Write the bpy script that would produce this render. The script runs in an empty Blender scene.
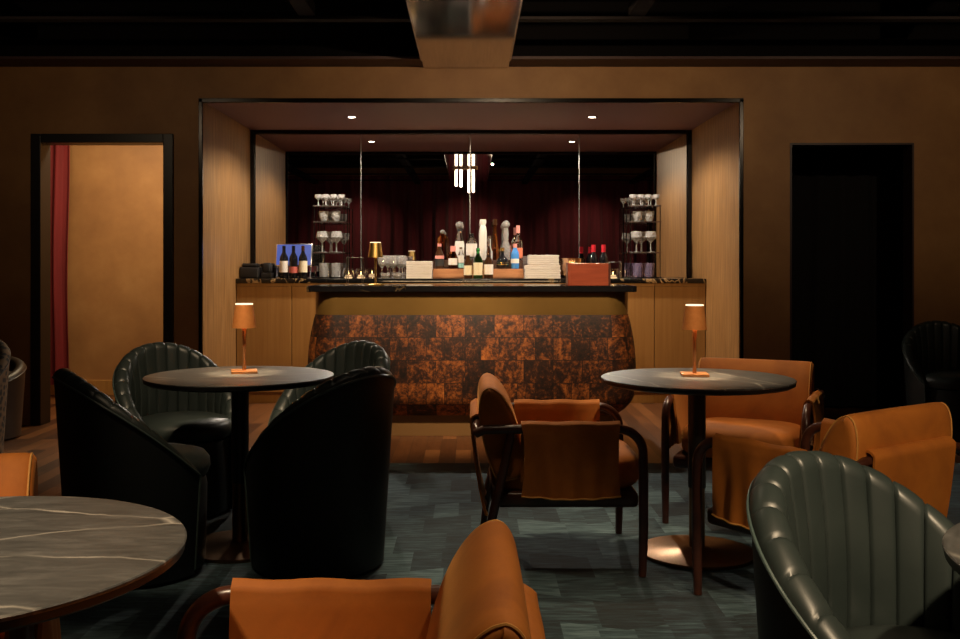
import bpy, bmesh, math, random
from mathutils import Vector, Matrix
random.seed(7)
PI = math.pi
S = bpy.context.scene
C = S.collection
rad = math.radians

# ------------------------------------------------------------------ helpers
def link(o):
    C.objects.link(o)
    return o

def obj(name, bm, mat, parent=None, smooth=True, kind=None, angle=40):
    bmesh.ops.recalc_face_normals(bm, faces=bm.faces[:])
    me = bpy.data.meshes.new(name)
    bm.to_mesh(me)
    bm.free()
    for p in me.polygons:
        p.use_smooth = smooth
    if smooth:
        try:
            me.set_sharp_from_angle(angle=rad(angle))
        except Exception:
            pass
    mats = mat if isinstance(mat, (list, tuple)) else [mat]
    for m in mats:
        me.materials.append(m)
    o = bpy.data.objects.new(name, me)
    link(o)
    if parent is not None:
        o.parent = parent
    if kind:
        o['kind'] = kind
    return o

def tag(o, label, cat, group=None):
    o['label'] = label
    o['category'] = cat
    if group:
        o['group'] = group
    return o

def thing(name, label, cat, loc=(0, 0, 0), rz=0, group=None):
    o = bpy.data.objects.new(name, None)
    o.empty_display_size = 0.1
    link(o)
    o.location = loc
    o.rotation_euler = (0, 0, rz)
    return tag(o, label, cat, group)

def dup(root, loc, rz=0, label=None, group=None):
    r = root.copy()
    link(r)
    r.location = loc
    r.rotation_euler = (0, 0, rz)
    if label:
        r['label'] = label
    if group:
        r['group'] = group
    for ch in list(root.children):
        c = ch.copy()
        link(c)
        c.parent = r
        for g in list(ch.children):
            d = g.copy()
            link(d)
            d.parent = c
    return r

def struct(name, bm, mat, smooth=False):
    return obj(name, bm, mat, None, smooth, kind='structure')

def BM():
    return bmesh.new()

def add_box(bm, x0, x1, y0, y1, z0, z1, bevel=0, seg=2, M=None):
    r = bmesh.ops.create_cube(bm, size=1)
    vs = r['verts']
    for v in vs:
        v.co = Vector(((x0 + x1) / 2 + v.co.x * (x1 - x0), (y0 + y1) / 2 + v.co.y * (y1 - y0), (z0 + z1) / 2 + v.co.z * (z1 - z0)))
    if bevel > 0:
        es = list({e for v in vs for e in v.link_edges})
        r2 = bmesh.ops.bevel(bm, geom=es, offset=bevel, segments=seg, affect='EDGES', profile=0.5)
        vs = list({v for f in r2['faces'] for v in f.verts} | {v for v in vs if v.is_valid})
    if M is not None:
        for v in vs:
            v.co = M @ v.co
    return vs

def add_puff(bm, sx, sy, sz, M=None, e=3.2, nu=40, nv=24):
    """rounded cushion: superellipsoid with half sizes sx, sy, sz"""
    def sp(c, p):
        return math.copysign(abs(c) ** p, c)
    rings = []
    for j in range(nv + 1):
        ph = -PI / 2 + PI * j / nv
        cz, cr = sp(math.sin(ph), 2 / e), sp(math.cos(ph), 2 / e)
        ring = []
        for i in range(nu):
            t = 2 * PI * i / nu
            p = Vector((sx * cr * sp(math.cos(t), 2 / e), sy * cr * sp(math.sin(t), 2 / e), sz * cz))
            ring.append(bm.verts.new(M @ p if M is not None else p))
        rings.append(ring)
    for j in range(nv):
        for i in range(nu):
            a, b = rings[j], rings[j + 1]
            try:
                bm.faces.new((a[i], a[(i + 1) % nu], b[(i + 1) % nu], b[i]))
            except Exception:
                pass
    bmesh.ops.remove_doubles(bm, verts=[v for r in rings for v in r], dist=1e-6)

def add_lathe(bm, prof, seg=24, c=(0, 0, 0)):
    rings = []
    for r, z in prof:
        if r < 1e-5:
            rings.append([bm.verts.new((c[0], c[1], c[2] + z))])
        else:
            rings.append([bm.verts.new((c[0] + r * math.cos(2 * PI * i / seg), c[1] + r * math.sin(2 * PI * i / seg), c[2] + z)) for i in range(seg)])
    for a, b in zip(rings[:-1], rings[1:]):
        for i in range(seg):
            j = (i + 1) % seg
            if len(a) == 1 and len(b) == 1:
                continue
            if len(a) == 1:
                bm.faces.new((a[0], b[j], b[i]))
            elif len(b) == 1:
                bm.faces.new((a[i], a[j], b[0]))
            else:
                bm.faces.new((a[i], a[j], b[j], b[i]))

def add_tube(bm, pts, r, seg=12, closed=False, ry=None):
    """tube through pts; r a number or list"""
    pts = [Vector(p) for p in pts]
    n = len(pts)
    rings = []
    up = None
    for i, p in enumerate(pts):
        if closed:
            t = (pts[(i + 1) % n] - pts[i - 1]).normalized()
        else:
            t = (pts[min(i + 1, n - 1)] - pts[max(i - 1, 0)]).normalized()
        if up is None:
            up = Vector((0, 1, 0)) if abs(t.y) < 0.9 else Vector((1, 0, 0))
        a = (up - t * up.dot(t)).normalized()
        b = t.cross(a)
        up = a
        rr = r[i] if isinstance(r, (list, tuple)) else r
        rb = ry if ry else rr
        rings.append([bm.verts.new(p + a * (rr * math.cos(2 * PI * k / seg)) + b * (rb * math.sin(2 * PI * k / seg))) for k in range(seg)])
    m = n if closed else n - 1
    for i in range(m):
        A, B = rings[i], rings[(i + 1) % n]
        for k in range(seg):
            bm.faces.new((A[k], A[(k + 1) % seg], B[(k + 1) % seg], B[k]))
    if not closed:
        bm.faces.new(rings[0][::-1])
        bm.faces.new(rings[-1])

def add_loop_sweep(bm, profs):
    """list of closed 3-D profiles (same length) bridged in order, ends capped"""
    rs = [[bm.verts.new(p) for p in pr] for pr in profs]
    n = len(rs[0])
    for A, B in zip(rs[:-1], rs[1:]):
        for k in range(n):
            bm.faces.new((A[k], A[(k + 1) % n], B[(k + 1) % n], B[k]))
    bm.faces.new(rs[0][::-1])
    bm.faces.new(rs[-1])

def add_sheet(bm, f, nu, nv, thick):
    """sheet f(u,v)->point with thickness along its normal"""
    P = [[Vector(f(i / nu, j / nv)) for j in range(nv + 1)] for i in range(nu + 1)]
    def nrm(i, j):
        a = P[min(i + 1, nu)][j] - P[max(i - 1, 0)][j]
        b = P[i][min(j + 1, nv)] - P[i][max(j - 1, 0)]
        return a.cross(b).normalized()
    A = [[bm.verts.new(P[i][j]) for j in range(nv + 1)] for i in range(nu + 1)]
    B = [[bm.verts.new(P[i][j] + nrm(i, j) * thick) for j in range(nv + 1)] for i in range(nu + 1)]
    for i in range(nu):
        for j in range(nv):
            bm.faces.new((A[i][j], A[i + 1][j], A[i + 1][j + 1], A[i][j + 1]))
            bm.faces.new((B[i][j], B[i][j + 1], B[i + 1][j + 1], B[i + 1][j]))
    for i in range(nu):
        bm.faces.new((A[i][0], B[i][0], B[i + 1][0], A[i + 1][0]))
        bm.faces.new((A[i][nv], A[i + 1][nv], B[i + 1][nv], B[i][nv]))
    for j in range(nv):
        bm.faces.new((A[0][j], A[0][j + 1], B[0][j + 1], B[0][j]))
        bm.faces.new((A[nu][j], B[nu][j], B[nu][j + 1], A[nu][j + 1]))

def arc(cx, cz, r, a0, a1, n):
    return [(cx + r * math.cos(rad(a0 + (a1 - a0) * i / n)), cz + r * math.sin(rad(a0 + (a1 - a0) * i / n))) for i in range(n + 1)]

# ------------------------------------------------------------------ materials
def mat(name, col=(0.5, 0.5, 0.5), rough=0.5, metal=0, **kw):
    m = bpy.data.materials.new(name)
    m.use_nodes = True
    b = m.node_tree.nodes['Principled BSDF']
    b.inputs['Base Color'].default_value = (*col, 1)
    b.inputs['Roughness'].default_value = rough
    b.inputs['Metallic'].default_value = metal
    for k, v in kw.items():
        k = k.replace('_', ' ')
        b.inputs[k].default_value = v
    return m

def nodes(m):
    nt = m.node_tree
    return nt, nt.nodes, nt.links, nt.nodes['Principled BSDF']

def N(ns, t, **kw):
    n = ns.new(t)
    for k, v in kw.items():
        setattr(n, k, v)
    return n

def coords(ns, ls, scale=(1, 1, 1), kind='Object', rot=(0, 0, 0)):
    tc = N(ns, 'ShaderNodeTexCoord')
    mp = N(ns, 'ShaderNodeMapping')
    mp.inputs['Scale'].default_value = scale
    mp.inputs['Rotation'].default_value = rot
    ls.new(tc.outputs[kind], mp.inputs['Vector'])
    return mp.outputs['Vector']

def ramp(ns, ls, fac, stops):
    r = N(ns, 'ShaderNodeValToRGB')
    cr = r.color_ramp
    while len(cr.elements) < len(stops):
        cr.elements.new(0.5)
    for e, (p, c) in zip(cr.elements, stops):
        e.position = p
        e.color = (*c, 1)
    ls.new(fac, r.inputs['Fac'])
    return r.outputs['Color']

def noise(ns, ls, vec, scale, detail=4, rough=0.55, dist=0):
    n = N(ns, 'ShaderNodeTexNoise')
    n.inputs['Scale'].default_value = scale
    n.inputs['Detail'].default_value = detail
    n.inputs['Roughness'].default_value = rough
    n.inputs['Distortion'].default_value = dist
    ls.new(vec, n.inputs['Vector'])
    return n.outputs['Fac']

def bump(ns, ls, b, h, strength=0.2, dist=0.01):
    bp = N(ns, 'ShaderNodeBump')
    bp.inputs['Strength'].default_value = strength
    bp.inputs['Distance'].default_value = dist
    ls.new(h, bp.inputs['Height'])
    ls.new(bp.outputs['Normal'], b.inputs['Normal'])

def mixc(ns, ls, fac, a, b, mode='MIX'):
    m = N(ns, 'ShaderNodeMix', data_type='RGBA', blend_type=mode)
    for sock, v in ((m.inputs[0], fac), (m.inputs[6], a), (m.inputs[7], b)):
        if hasattr(v, 'links'):
            ls.new(v, sock)
        elif isinstance(v, (int, float)):
            sock.default_value = v
        else:
            sock.default_value = (*v, 1)
    return m.outputs[2]

def math_n(ns, ls, op, a, b=0.0):
    m = N(ns, 'ShaderNodeMath', operation=op)
    for s, v in ((m.inputs[0], a), (m.inputs[1], b)):
        if hasattr(v, 'links'):
            ls.new(v, s)
        else:
            s.default_value = v
    return m.outputs[0]

def mottled(name, stops, scale, rough=0.6, stretch=(1, 1, 1), bmp=0.1, detail=5, dist=0, bscale=None, metal=0, **kw):
    m = mat(name, stops[0][1], rough, metal, **kw)
    nt, ns, ls, b = nodes(m)
    v = coords(ns, ls, stretch)
    f = noise(ns, ls, v, scale, detail, 0.6, dist)
    ls.new(ramp(ns, ls, f, stops), b.inputs['Base Color'])
    if bmp:
        bump(ns, ls, b, noise(ns, ls, v, bscale or scale * 3, 4), bmp, 0.005)
    return m

M = {}
M['plaster'] = mottled('ochre_plaster', [(0.25, (0.22, 0.10, 0.032)), (0.55, (0.30, 0.145, 0.048)), (0.8, (0.38, 0.20, 0.072))], 2.2, 0.62, bmp=0.25, detail=8, bscale=14)
M['veneer'] = mottled('wood_veneer', [(0.35, (0.19, 0.088, 0.028)), (0.52, (0.29, 0.148, 0.051)), (0.68, (0.42, 0.235, 0.09))], 3.0, 0.4, stretch=(14, 14, 0.7), bmp=0.12, detail=6, dist=0.5)
M['cabinet'] = mottled('bronze_veneer', [(0.3, (0.30, 0.145, 0.040)), (0.7, (0.37, 0.19, 0.056))], 2.5, 0.42, stretch=(16, 16, 0.6), bmp=0.03)
M['band'] = mottled('brass_lacquer', [(0.3, (0.24, 0.135, 0.035)), (0.7, (0.29, 0.165, 0.045))], 3, 0.38, bmp=0.02, metal=0.55)
M['alcove_ceiling'] = mat('aubergine_paint', (0.17, 0.078, 0.075), 0.55)
M['black'] = mat('black_paint', (0.008, 0.007, 0.008), 0.75)
M['ceil_black'] = mat('ceiling_black', (0.004, 0.003, 0.003), 0.9, 0, Specular_IOR_Level=0.1)
M['soffit'] = mat('soffit_plum', (0.05, 0.02, 0.018), 0.6)
M['black_metal'] = mat('black_metal', (0.012, 0.011, 0.011), 0.22, 0.7)
M['frame_black'] = mat('frame_black', (0.01, 0.008, 0.008), 0.4)
M['mirror'] = mat('mirror_glass', (0.74, 0.72, 0.72), 0.0, 1.0)
M['seam'] = mat('mirror_edge', (0.55, 0.55, 0.55), 0.25, 0.8)
M['velvet_red'] = mottled('red_velvet', [(0.3, (0.10, 0.004, 0.006)), (0.7, (0.17, 0.007, 0.010))], 3, 0.85, stretch=(3, 3, 0.4), bmp=0.05)
M['velvet_wine'] = mottled('wine_velvet', [(0.3, (0.10, 0.008, 0.018)), (0.7, (0.17, 0.016, 0.03))], 3, 0.85, stretch=(3, 3, 0.3), bmp=0.05, Sheen_Weight=0.3)
M['velvet_black'] = mat('black_drape', (0.003, 0.002, 0.003), 0.95)

# brushed steel soffit
m = M['steel'] = mat('brushed_steel', (0.8, 0.79, 0.78), 0.09, 1.0)
nt, ns, ls, b = nodes(m)
v = coords(ns, ls, (30, 0.8, 1))
f = noise(ns, ls, v, 3, 4)
bump(ns, ls, b, f, 0.03, 0.003)
ls.new(ramp(ns, ls, f, [(0.3, (0.72, 0.71, 0.71)), (0.7, (0.9, 0.89, 0.88))]), b.inputs['Base Color'])

# camel velvet
m = M['velvet'] = mat('camel_velvet', (0.5, 0.2, 0.035), 0.75, 0, Sheen_Weight=0.32, Sheen_Roughness=0.3)
b = m.node_tree.nodes['Principled BSDF']
b.inputs['Sheen Tint'].default_value = (0.95, 0.5, 0.15, 1)
nt, ns, ls, b = nodes(m)
v = coords(ns, ls, (1, 1, 1))
f = noise(ns, ls, v, 6, 5, 0.6, 0.6)
ls.new(ramp(ns, ls, f, [(0.3, (0.33, 0.095, 0.008)), (0.55, (0.43, 0.13, 0.011)), (0.8, (0.50, 0.165, 0.016))]), b.inputs['Base Color'])
bump(ns, ls, b, noise(ns, ls, v, 180, 2), 0.08, 0.002)
M['velvet_pipe'] = mat('velvet_piping', (0.6, 0.28, 0.06), 0.7)

# green leather
m = M['leather'] = mat('green_leather', (0.02, 0.04, 0.036), 0.40, 0)
nt, ns, ls, b = nodes(m)
v = coords(ns, ls)
f = noise(ns, ls, v, 5, 5)
ls.new(ramp(ns, ls, f, [(0.3, (0.018, 0.026, 0.025)), (0.7, (0.030, 0.040, 0.038))]), b.inputs['Base Color'])
bump(ns, ls, b, noise(ns, ls, v, 140, 3), 0.06, 0.002)
M['leather_pipe'] = mat('leather_piping', (0.06, 0.09, 0.085), 0.3)
M['leather_out'] = mat('leather_outer_shell', (0.007, 0.010, 0.011), 0.55)
M['leather_tan'] = mottled('brown_leather', [(0.3, (0.035, 0.022, 0.016)), (0.7, (0.055, 0.036, 0.026))], 6, 0.42, bmp=0.05)

# leopard-like mottled fabric
m = M['spotted'] = mat('spotted_fabric', (0.2, 0.11, 0.05), 0.85)
nt, ns, ls, b = nodes(m)
v = coords(ns, ls)
vo = N(ns, 'ShaderNodeTexVoronoi')
vo.inputs['Scale'].default_value = 26
ls.new(v, vo.inputs['Vector'])
ls.new(ramp(ns, ls, vo.outputs['Distance'], [(0.2, (0.012, 0.008, 0.006)), (0.36, (0.02, 0.012, 0.008)), (0.42, (0.11, 0.06, 0.028)), (0.7, (0.15, 0.085, 0.04))]), b.inputs['Base Color'])

M['walnut'] = mottled('dark_walnut', [(0.3, (0.035, 0.011, 0.007)), (0.7, (0.085, 0.028, 0.016))], 4, 0.3, stretch=(2, 2, 2), bmp=0.03)
M['table_black'] = mat('table_black', (0.01, 0.01, 0.01), 0.35)
m = M['bronze'] = mottled('bronze_metal', [(0.3, (0.19, 0.092, 0.034)), (0.7, (0.29, 0.15, 0.06))], 6, 0.3, bmp=0.02, metal=1.0)
M['copper'] = mottled('copper_metal', [(0.3, (0.62, 0.25, 0.09)), (0.7, (0.74, 0.34, 0.14))], 30, 0.36, bmp=0.04, metal=0.75)
M['gold'] = mat('gold_metal', (0.75, 0.5, 0.16), 0.25, 1.0)
def emit(name, col, s):
    m = mat(name, (0.02, 0.02, 0.02), 0.5)
    b = m.node_tree.nodes['Principled BSDF']
    b.inputs['Emission Color'].default_value = (*col, 1)
    b.inputs['Emission Strength'].default_value = s
    return m
M['lamp_diffuser'] = emit('lamp_diffuser', (1, 0.72, 0.42), 2.2)
M['gold_shade'] = mat('gold_shade', (0.75, 0.5, 0.16), 0.3, 1.0)
M['downlight'] = emit('downlight_lens', (1, 0.86, 0.66), 30)
M['tube_glow'] = emit('tube_glow', (1, 0.82, 0.58), 12)
M['flame'] = emit('candle_flame', (1, 0.6, 0.22), 12)
M['wax'] = emit('warm_wax', (1, 0.62, 0.3), 0.9)
M['screen'] = emit('blue_screen', (0.09, 0.17, 0.72), 0.5)

# grey marble table top with pale veins
m = M['marble'] = mat('grey_marble', (0.07, 0.066, 0.06), 0.36)
nt, ns, ls, b = nodes(m)
v = coords(ns, ls)
base = ramp(ns, ls, noise(ns, ls, coords(ns, ls, (3, 12, 3), rot=(0, 0, -0.2)), 2.6, 9, 0.72, 0.8), [(0.3, (0.036, 0.037, 0.037)), (0.5, (0.072, 0.073, 0.072)), (0.7, (0.125, 0.125, 0.122))])
dn = N(ns, 'ShaderNodeTexNoise')
dn.inputs['Scale'].default_value = 2.5
dn.inputs['Detail'].default_value = 6
ls.new(v, dn.inputs['Vector'])
dm = N(ns, 'ShaderNodeMix', data_type='VECTOR')
dm.inputs[0].default_value = 0.16
ls.new(v, dm.inputs[4])
ls.new(dn.outputs['Color'], dm.inputs[5])
mpp = N(ns, 'ShaderNodeMapping')
mpp.inputs['Scale'].default_value = (1.7, 5.2, 2)
mpp.inputs['Rotation'].default_value = (0, 0, -0.28)
ls.new(dm.outputs[1], mpp.inputs['Vector'])
vo = N(ns, 'ShaderNodeTexVoronoi', feature='DISTANCE_TO_EDGE')
vo.inputs['Scale'].default_value = 1.0
ls.new(mpp.outputs['Vector'], vo.inputs['Vector'])
vein = ramp(ns, ls, vo.outputs['Distance'], [(0.0, (0.95, 0.95, 0.95)), (0.008, (0.45, 0.45, 0.45)), (0.022, (0, 0, 0))])
brk = ramp(ns, ls, noise(ns, ls, v, 5, 3), [(0.36, (0, 0, 0)), (0.62, (1, 1, 1))])
ls.new(mixc(ns, ls, mixc(ns, ls, 1.0, vein, brk, 'MULTIPLY'), base, (0.5, 0.47, 0.42)), b.inputs['Base Color'])

# black bar marble with gold veins
m = M['portoro'] = mat('black_gold_marble', (0.01, 0.01, 0.01), 0.12)
nt, ns, ls, b = nodes(m)
v = coords(ns, ls, (1, 1.6, 1))
f = noise(ns, ls, v, 3.2, 8, 0.6, 1.6)
f2 = noise(ns, ls, v, 1.3, 2)
ve = ramp(ns, ls, f, [(0.475, (0, 0, 0)), (0.5, (1, 1, 1)), (0.525, (0, 0, 0))])
mk = ramp(ns, ls, f2, [(0.45, (0, 0, 0)), (0.6, (1, 1, 1))])
ls.new(mixc(ns, ls, mixc(ns, ls, 1.0, ve, mk, 'MULTIPLY'), (0.008, 0.008, 0.009), (0.55, 0.36, 0.17)), b.inputs['Base Color'])

# bar tiles: a basket of burnt-copper squares, each with its own tone
m = M['tiles'] = mat('burnt_copper_tiles', (0.2, 0.07, 0.02), 0.62, 0, Specular_IOR_Level=0.3)
nt, ns, ls, b = nodes(m)
uv = N(ns, 'ShaderNodeUVMap')
br = N(ns, 'ShaderNodeTexBrick')
br.offset = 0.5
br.offset_frequency = 2
br.squash = 0.62
br.squash_frequency = 2
br.inputs['Scale'].default_value = 1
br.inputs['Brick Width'].default_value = 0.205
br.inputs['Row Height'].default_value = 0.16
br.inputs['Mortar Size'].default_value = 0.0022
br.inputs['Mortar Smooth'].default_value = 0.1
br.inputs['Color1'].default_value = (0, 0, 0, 1)
br.inputs['Color2'].default_value = (1, 1, 1, 1)
br.inputs['Mortar'].default_value = (0.5, 0.5, 0.5, 1)
ls.new(uv.outputs['UV'], br.inputs['Vector'])
cell = ramp(ns, ls, br.outputs['Color'], [(0.0, (0.0, 0.0, 0.0)), (1.0, (1, 1, 1))])
mp = N(ns, 'ShaderNodeMapping')
mp.inputs['Scale'].default_value = (1, 1, 1)
ls.new(uv.outputs['UV'], mp.inputs['Vector'])
off = N(ns, 'ShaderNodeVectorMath', operation='MULTIPLY_ADD')
ls.new(cell, off.inputs[0])
off.inputs[1].default_value = (5.3, 3.1, 7.7)
ls.new(mp.outputs['Vector'], off.inputs[2])
st = N(ns, 'ShaderNodeMapping')
st.inputs['Scale'].default_value = (1.5, 1.0, 1)
ls.new(off.outputs[0], st.inputs['Vector'])
n1 = noise(ns, ls, st.outputs['Vector'], 9, 9, 0.72, 0.7)
n2 = noise(ns, ls, off.outputs[0], 45, 5, 0.75)
val = math_n(ns, ls, 'ADD', math_n(ns, ls, 'MULTIPLY', n1, 0.6), math_n(ns, ls, 'MULTIPLY', n2, 0.4))
val = math_n(ns, ls, 'ADD', val, math_n(ns, ls, 'MULTIPLY', math_n(ns, ls, 'SUBTRACT', cell, 0.5), 0.10))
tc = ramp(ns, ls, val, [(0.38, (0.008, 0.004, 0.003)), (0.48, (0.035, 0.011, 0.005)), (0.55, (0.17, 0.048, 0.010)), (0.64, (0.38, 0.115, 0.022)), (0.75, (0.52, 0.22, 0.07))])
ls.new(mixc(ns, ls, br.outputs['Fac'], tc, (0.012, 0.006, 0.004)), b.inputs['Base Color'])
bump(ns, ls, b, val, 0.2, 0.004)

# wooden plank floor, planks run away from the camera
m = M['floor'] = mat('plank_floor', (0.2, 0.1, 0.05), 0.4)
nt, ns, ls, b = nodes(m)
v = coords(ns, ls, (1, 1, 1), rot=(0, 0, PI / 2))
br = N(ns, 'ShaderNodeTexBrick')
br.offset = 0.37
br.inputs['Scale'].default_value = 1
br.inputs['Brick Width'].default_value = 1.1
br.inputs['Row Height'].default_value = 0.1
br.inputs['Mortar Size'].default_value = 0.0015
br.inputs['Color1'].default_value = (0, 0, 0, 1)
br.inputs['Color2'].default_value = (1, 1, 1, 1)
ls.new(v, br.inputs['Vector'])
gr = noise(ns, ls, coords(ns, ls, (26, 1.2, 1)), 2.5, 6, 0.6, 0.6)
val = math_n(ns, ls, 'ADD', math_n(ns, ls, 'MULTIPLY', br.outputs['Color'], 0.55), math_n(ns, ls, 'MULTIPLY', gr, 0.45))
wc = ramp(ns, ls, val, [(0.25, (0.045, 0.014, 0.004)), (0.5, (0.105, 0.036, 0.010)), (0.75, (0.19, 0.072, 0.021))])
ls.new(mixc(ns, ls, br.outputs['Fac'], wc, (0.02, 0.01, 0.006)), b.inputs['Base Color'])

# teal patchwork carpet
m = M['carpet'] = mat('teal_carpet', (0.05, 0.09, 0.1), 0.95, 0, Sheen_Weight=0.1)
nt, ns, ls, b = nodes(m)
v0 = coords(ns, ls, (1, 1, 1), rot=(0, 0, 0.0))
br = N(ns, 'ShaderNodeTexBrick')
br.offset = 0.5
br.squash = 0.55
br.squash_frequency = 3
br.inputs['Scale'].default_value = 1
br.inputs['Brick Width'].default_value = 0.22
br.inputs['Row Height'].default_value = 0.27
br.inputs['Mortar Size'].default_value = 0.0
br.inputs['Color1'].default_value = (0, 0, 0, 1)
br.inputs['Color2'].default_value = (1, 1, 1, 1)
sk = N(ns, 'ShaderNodeVectorMath', operation='ADD')
sep = N(ns, 'ShaderNodeSeparateXYZ')
ls.new(v0, sep.inputs[0])
cmb = N(ns, 'ShaderNodeCombineXYZ')
tri = math_n(ns, ls, 'PINGPONG', sep.outputs[0], 0.52)
ls.new(sep.outputs[0], cmb.inputs[0])
ls.new(math_n(ns, ls, 'ADD', sep.outputs[1], math_n(ns, ls, 'MULTIPLY', tri, 0.35)), cmb.inputs[1])
ls.new(cmb.outputs[0], br.inputs['Vector'])
offs = N(ns, 'ShaderNodeVectorMath', operation='MULTIPLY_ADD')
ls.new(br.outputs['Color'], offs.inputs[0])
offs.inputs[1].default_value = (3.0, 4.0, 2.0)
ls.new(v0, offs.inputs[2])
sA = N(ns, 'ShaderNodeMapping')
sA.inputs['Scale'].default_value = (6, 44, 1)
sA.inputs['Rotation'].default_value = (0, 0, 0.95)
ls.new(offs.outputs[0], sA.inputs['Vector'])
sB = N(ns, 'ShaderNodeMapping')
sB.inputs['Scale'].default_value = (6, 40, 1)
sB.inputs['Rotation'].default_value = (0, 0, -0.8)
ls.new(offs.outputs[0], sB.inputs['Vector'])
na = noise(ns, ls, sA.outputs['Vector'], 1.2, 5, 0.6, 0.5)
nb = noise(ns, ls, sB.outputs['Vector'], 1.2, 5, 0.6, 0.5)
sel = math_n(ns, ls, 'GREATER_THAN', br.outputs['Color'], 0.5)
nm = mixc(ns, ls, sel, na, nb)
val = math_n(ns, ls, 'ADD', math_n(ns, ls, 'MULTIPLY', br.outputs['Color'], 0.62), math_n(ns, ls, 'SUBTRACT', math_n(ns, ls, 'MULTIPLY', nm, 1.5), 0.54))
cc = ramp(ns, ls, val, [(0.1, (0.004, 0.010, 0.014)), (0.4, (0.013, 0.032, 0.043)), (0.65, (0.042, 0.088, 0.106)), (0.95, (0.115, 0.19, 0.215))])
ls.new(cc, b.inputs['Base Color'])
bump(ns, ls, b, noise(ns, ls, v0, 220, 2), 0.3, 0.003)

def glass(name, col=(1, 1, 1), rough=0.02, ior=1.45):
    return mat(name, col, rough, 0, Transmission_Weight=1.0, IOR=ior)
M['glass'] = glass('clear_glass', (0.96, 0.97, 0.97))
M['crystal'] = mat('cut_crystal', (1, 0.98, 0.97), 0.04, 0, Transmission_Weight=0.8, IOR=1.75)
m = M['cut'] = mat('faceted_crystal', (1, 0.98, 0.97), 0.04, 0, Transmission_Weight=0.72, IOR=1.75)
nt, ns, ls, b = nodes(m)
vo = N(ns, 'ShaderNodeTexVoronoi')
vo.inputs['Scale'].default_value = 60
ls.new(coords(ns, ls), vo.inputs['Vector'])
bump(ns, ls, b, vo.outputs['Distance'], 0.8, 0.01)
M['amber'] = glass('amber_spirit', (0.62, 0.2, 0.05), 0.02, 1.36)
M['green_glass'] = glass('green_glass', (0.08, 0.5, 0.14), 0.04)
M['brown_glass'] = mat('brown_glass', (0.045, 0.018, 0.008), 0.1)
M['black_glass'] = mat('black_glass', (0.008, 0.008, 0.01), 0.08)
M['cream'] = mat('cream_label', (0.74, 0.66, 0.48), 0.6)
M['white'] = mat('white_label', (0.78, 0.74, 0.70), 0.6)
M['milk'] = mat('white_ceramic', (0.82, 0.78, 0.72), 0.25)
M['redlabel'] = mat('red_label', (0.5, 0.11, 0.09), 0.55)
M['redfoil'] = mat('red_foil', (0.6, 0.02, 0.04), 0.3, 0.3)
M['pink'] = mat('pink_cap', (0.75, 0.3, 0.27), 0.5)
M['orange_label'] = mat('coral_label', (0.75, 0.22, 0.12), 0.5)
M['blue'] = mat('blue_label', (0.05, 0.26, 0.72), 0.4)
M['teal_label'] = mat('turquoise_label', (0.25, 0.55, 0.55), 0.5)
M['dark_label'] = mat('black_label', (0.02, 0.02, 0.022), 0.5)
M['silver'] = mat('silver_metal', (0.75, 0.75, 0.74), 0.22, 1.0)
M['crate'] = mottled('crate_wood', [(0.3, (0.34, 0.13, 0.05)), (0.7, (0.50, 0.22, 0.09))], 5, 0.5, stretch=(1, 8, 8), bmp=0.05)
M['redbox'] = mottled('mahogany_box', [(0.3, (0.20, 0.035, 0.014)), (0.7, (0.29, 0.06, 0.026))], 5, 0.35, stretch=(1, 8, 8), bmp=0.03)
M['hammered'] = mottled('hammered_copper', [(0.3, (0.8, 0.45, 0.25)), (0.7, (0.9, 0.6, 0.38))], 30, 0.25, bmp=0.6, bscale=60, metal=1.0)
M['napkin'] = mottled('napkin_paper', [(0.3, (0.62, 0.58, 0.55)), (0.7, (0.75, 0.71, 0.68))], 4, 0.85, stretch=(1, 1, 40), bmp=0.1)
M['plastic_black'] = mat('black_plastic', (0.01, 0.01, 0.011), 0.4)
M['violet_light_tint'] = mat('violet_lit_crystal', (0.72, 0.58, 0.9), 0.06, 0, Transmission_Weight=0.82, IOR=1.52)  # violet light put into the crystal's own colour; no violet lamp

# ------------------------------------------------------------------ the room
E = 1.22                     # eye height
WY, RX, RT, MY = 7.62, 2.07, 2.486, 9.40   # front wall, alcove half width, alcove height, mirror plane
CZ = 2.73                    # soffit height
bm = BM(); add_box(bm, -5.2, 5.2, -0.75, 9.6, -0.1, 0.0); struct('floor', bm, M['floor'])
bm = BM(); add_box(bm, -5.2, 5.2, -0.75, 7.62, 3.15, 3.25); struct('ceiling', bm, M['ceil_black'])
# front wall: plaster around the two doorways and the bar alcove
bm = BM()
W1 = WY + 0.15
for x0, x1, z0, z1 in ((-5.2, -3.347, 0, 2.218), (-2.265, -RX - 0.006, 0, RT + 0.006), (-5.2, -2.265, 2.218, 3.15), (-2.265, 2.43, RT + 0.006, 3.15),
                       (RX + 0.006, 2.43, 0, RT + 0.006), (2.43, 3.375, 2.15, 3.15), (3.375, 5.2, 0, 3.15)):
    add_box(bm, x0, x1, WY, W1, z0, z1)
struct('wall_front', bm, M['plaster'])
bm = BM(); add_box(bm, -5.35, -5.2, -0.75, 7.77, 0, 3.15); struct('wall_left', bm, M['plaster'])
bm = BM(); add_box(bm, 5.2, 5.35, -0.75, 7.77, 0, 3.15); struct('wall_right', bm, M['plaster'])
bm = BM(); add_box(bm, -5.2, 5.2, -0.9, -0.75, 0, 3.15); struct('wall_back', bm, M['plaster'])
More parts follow.
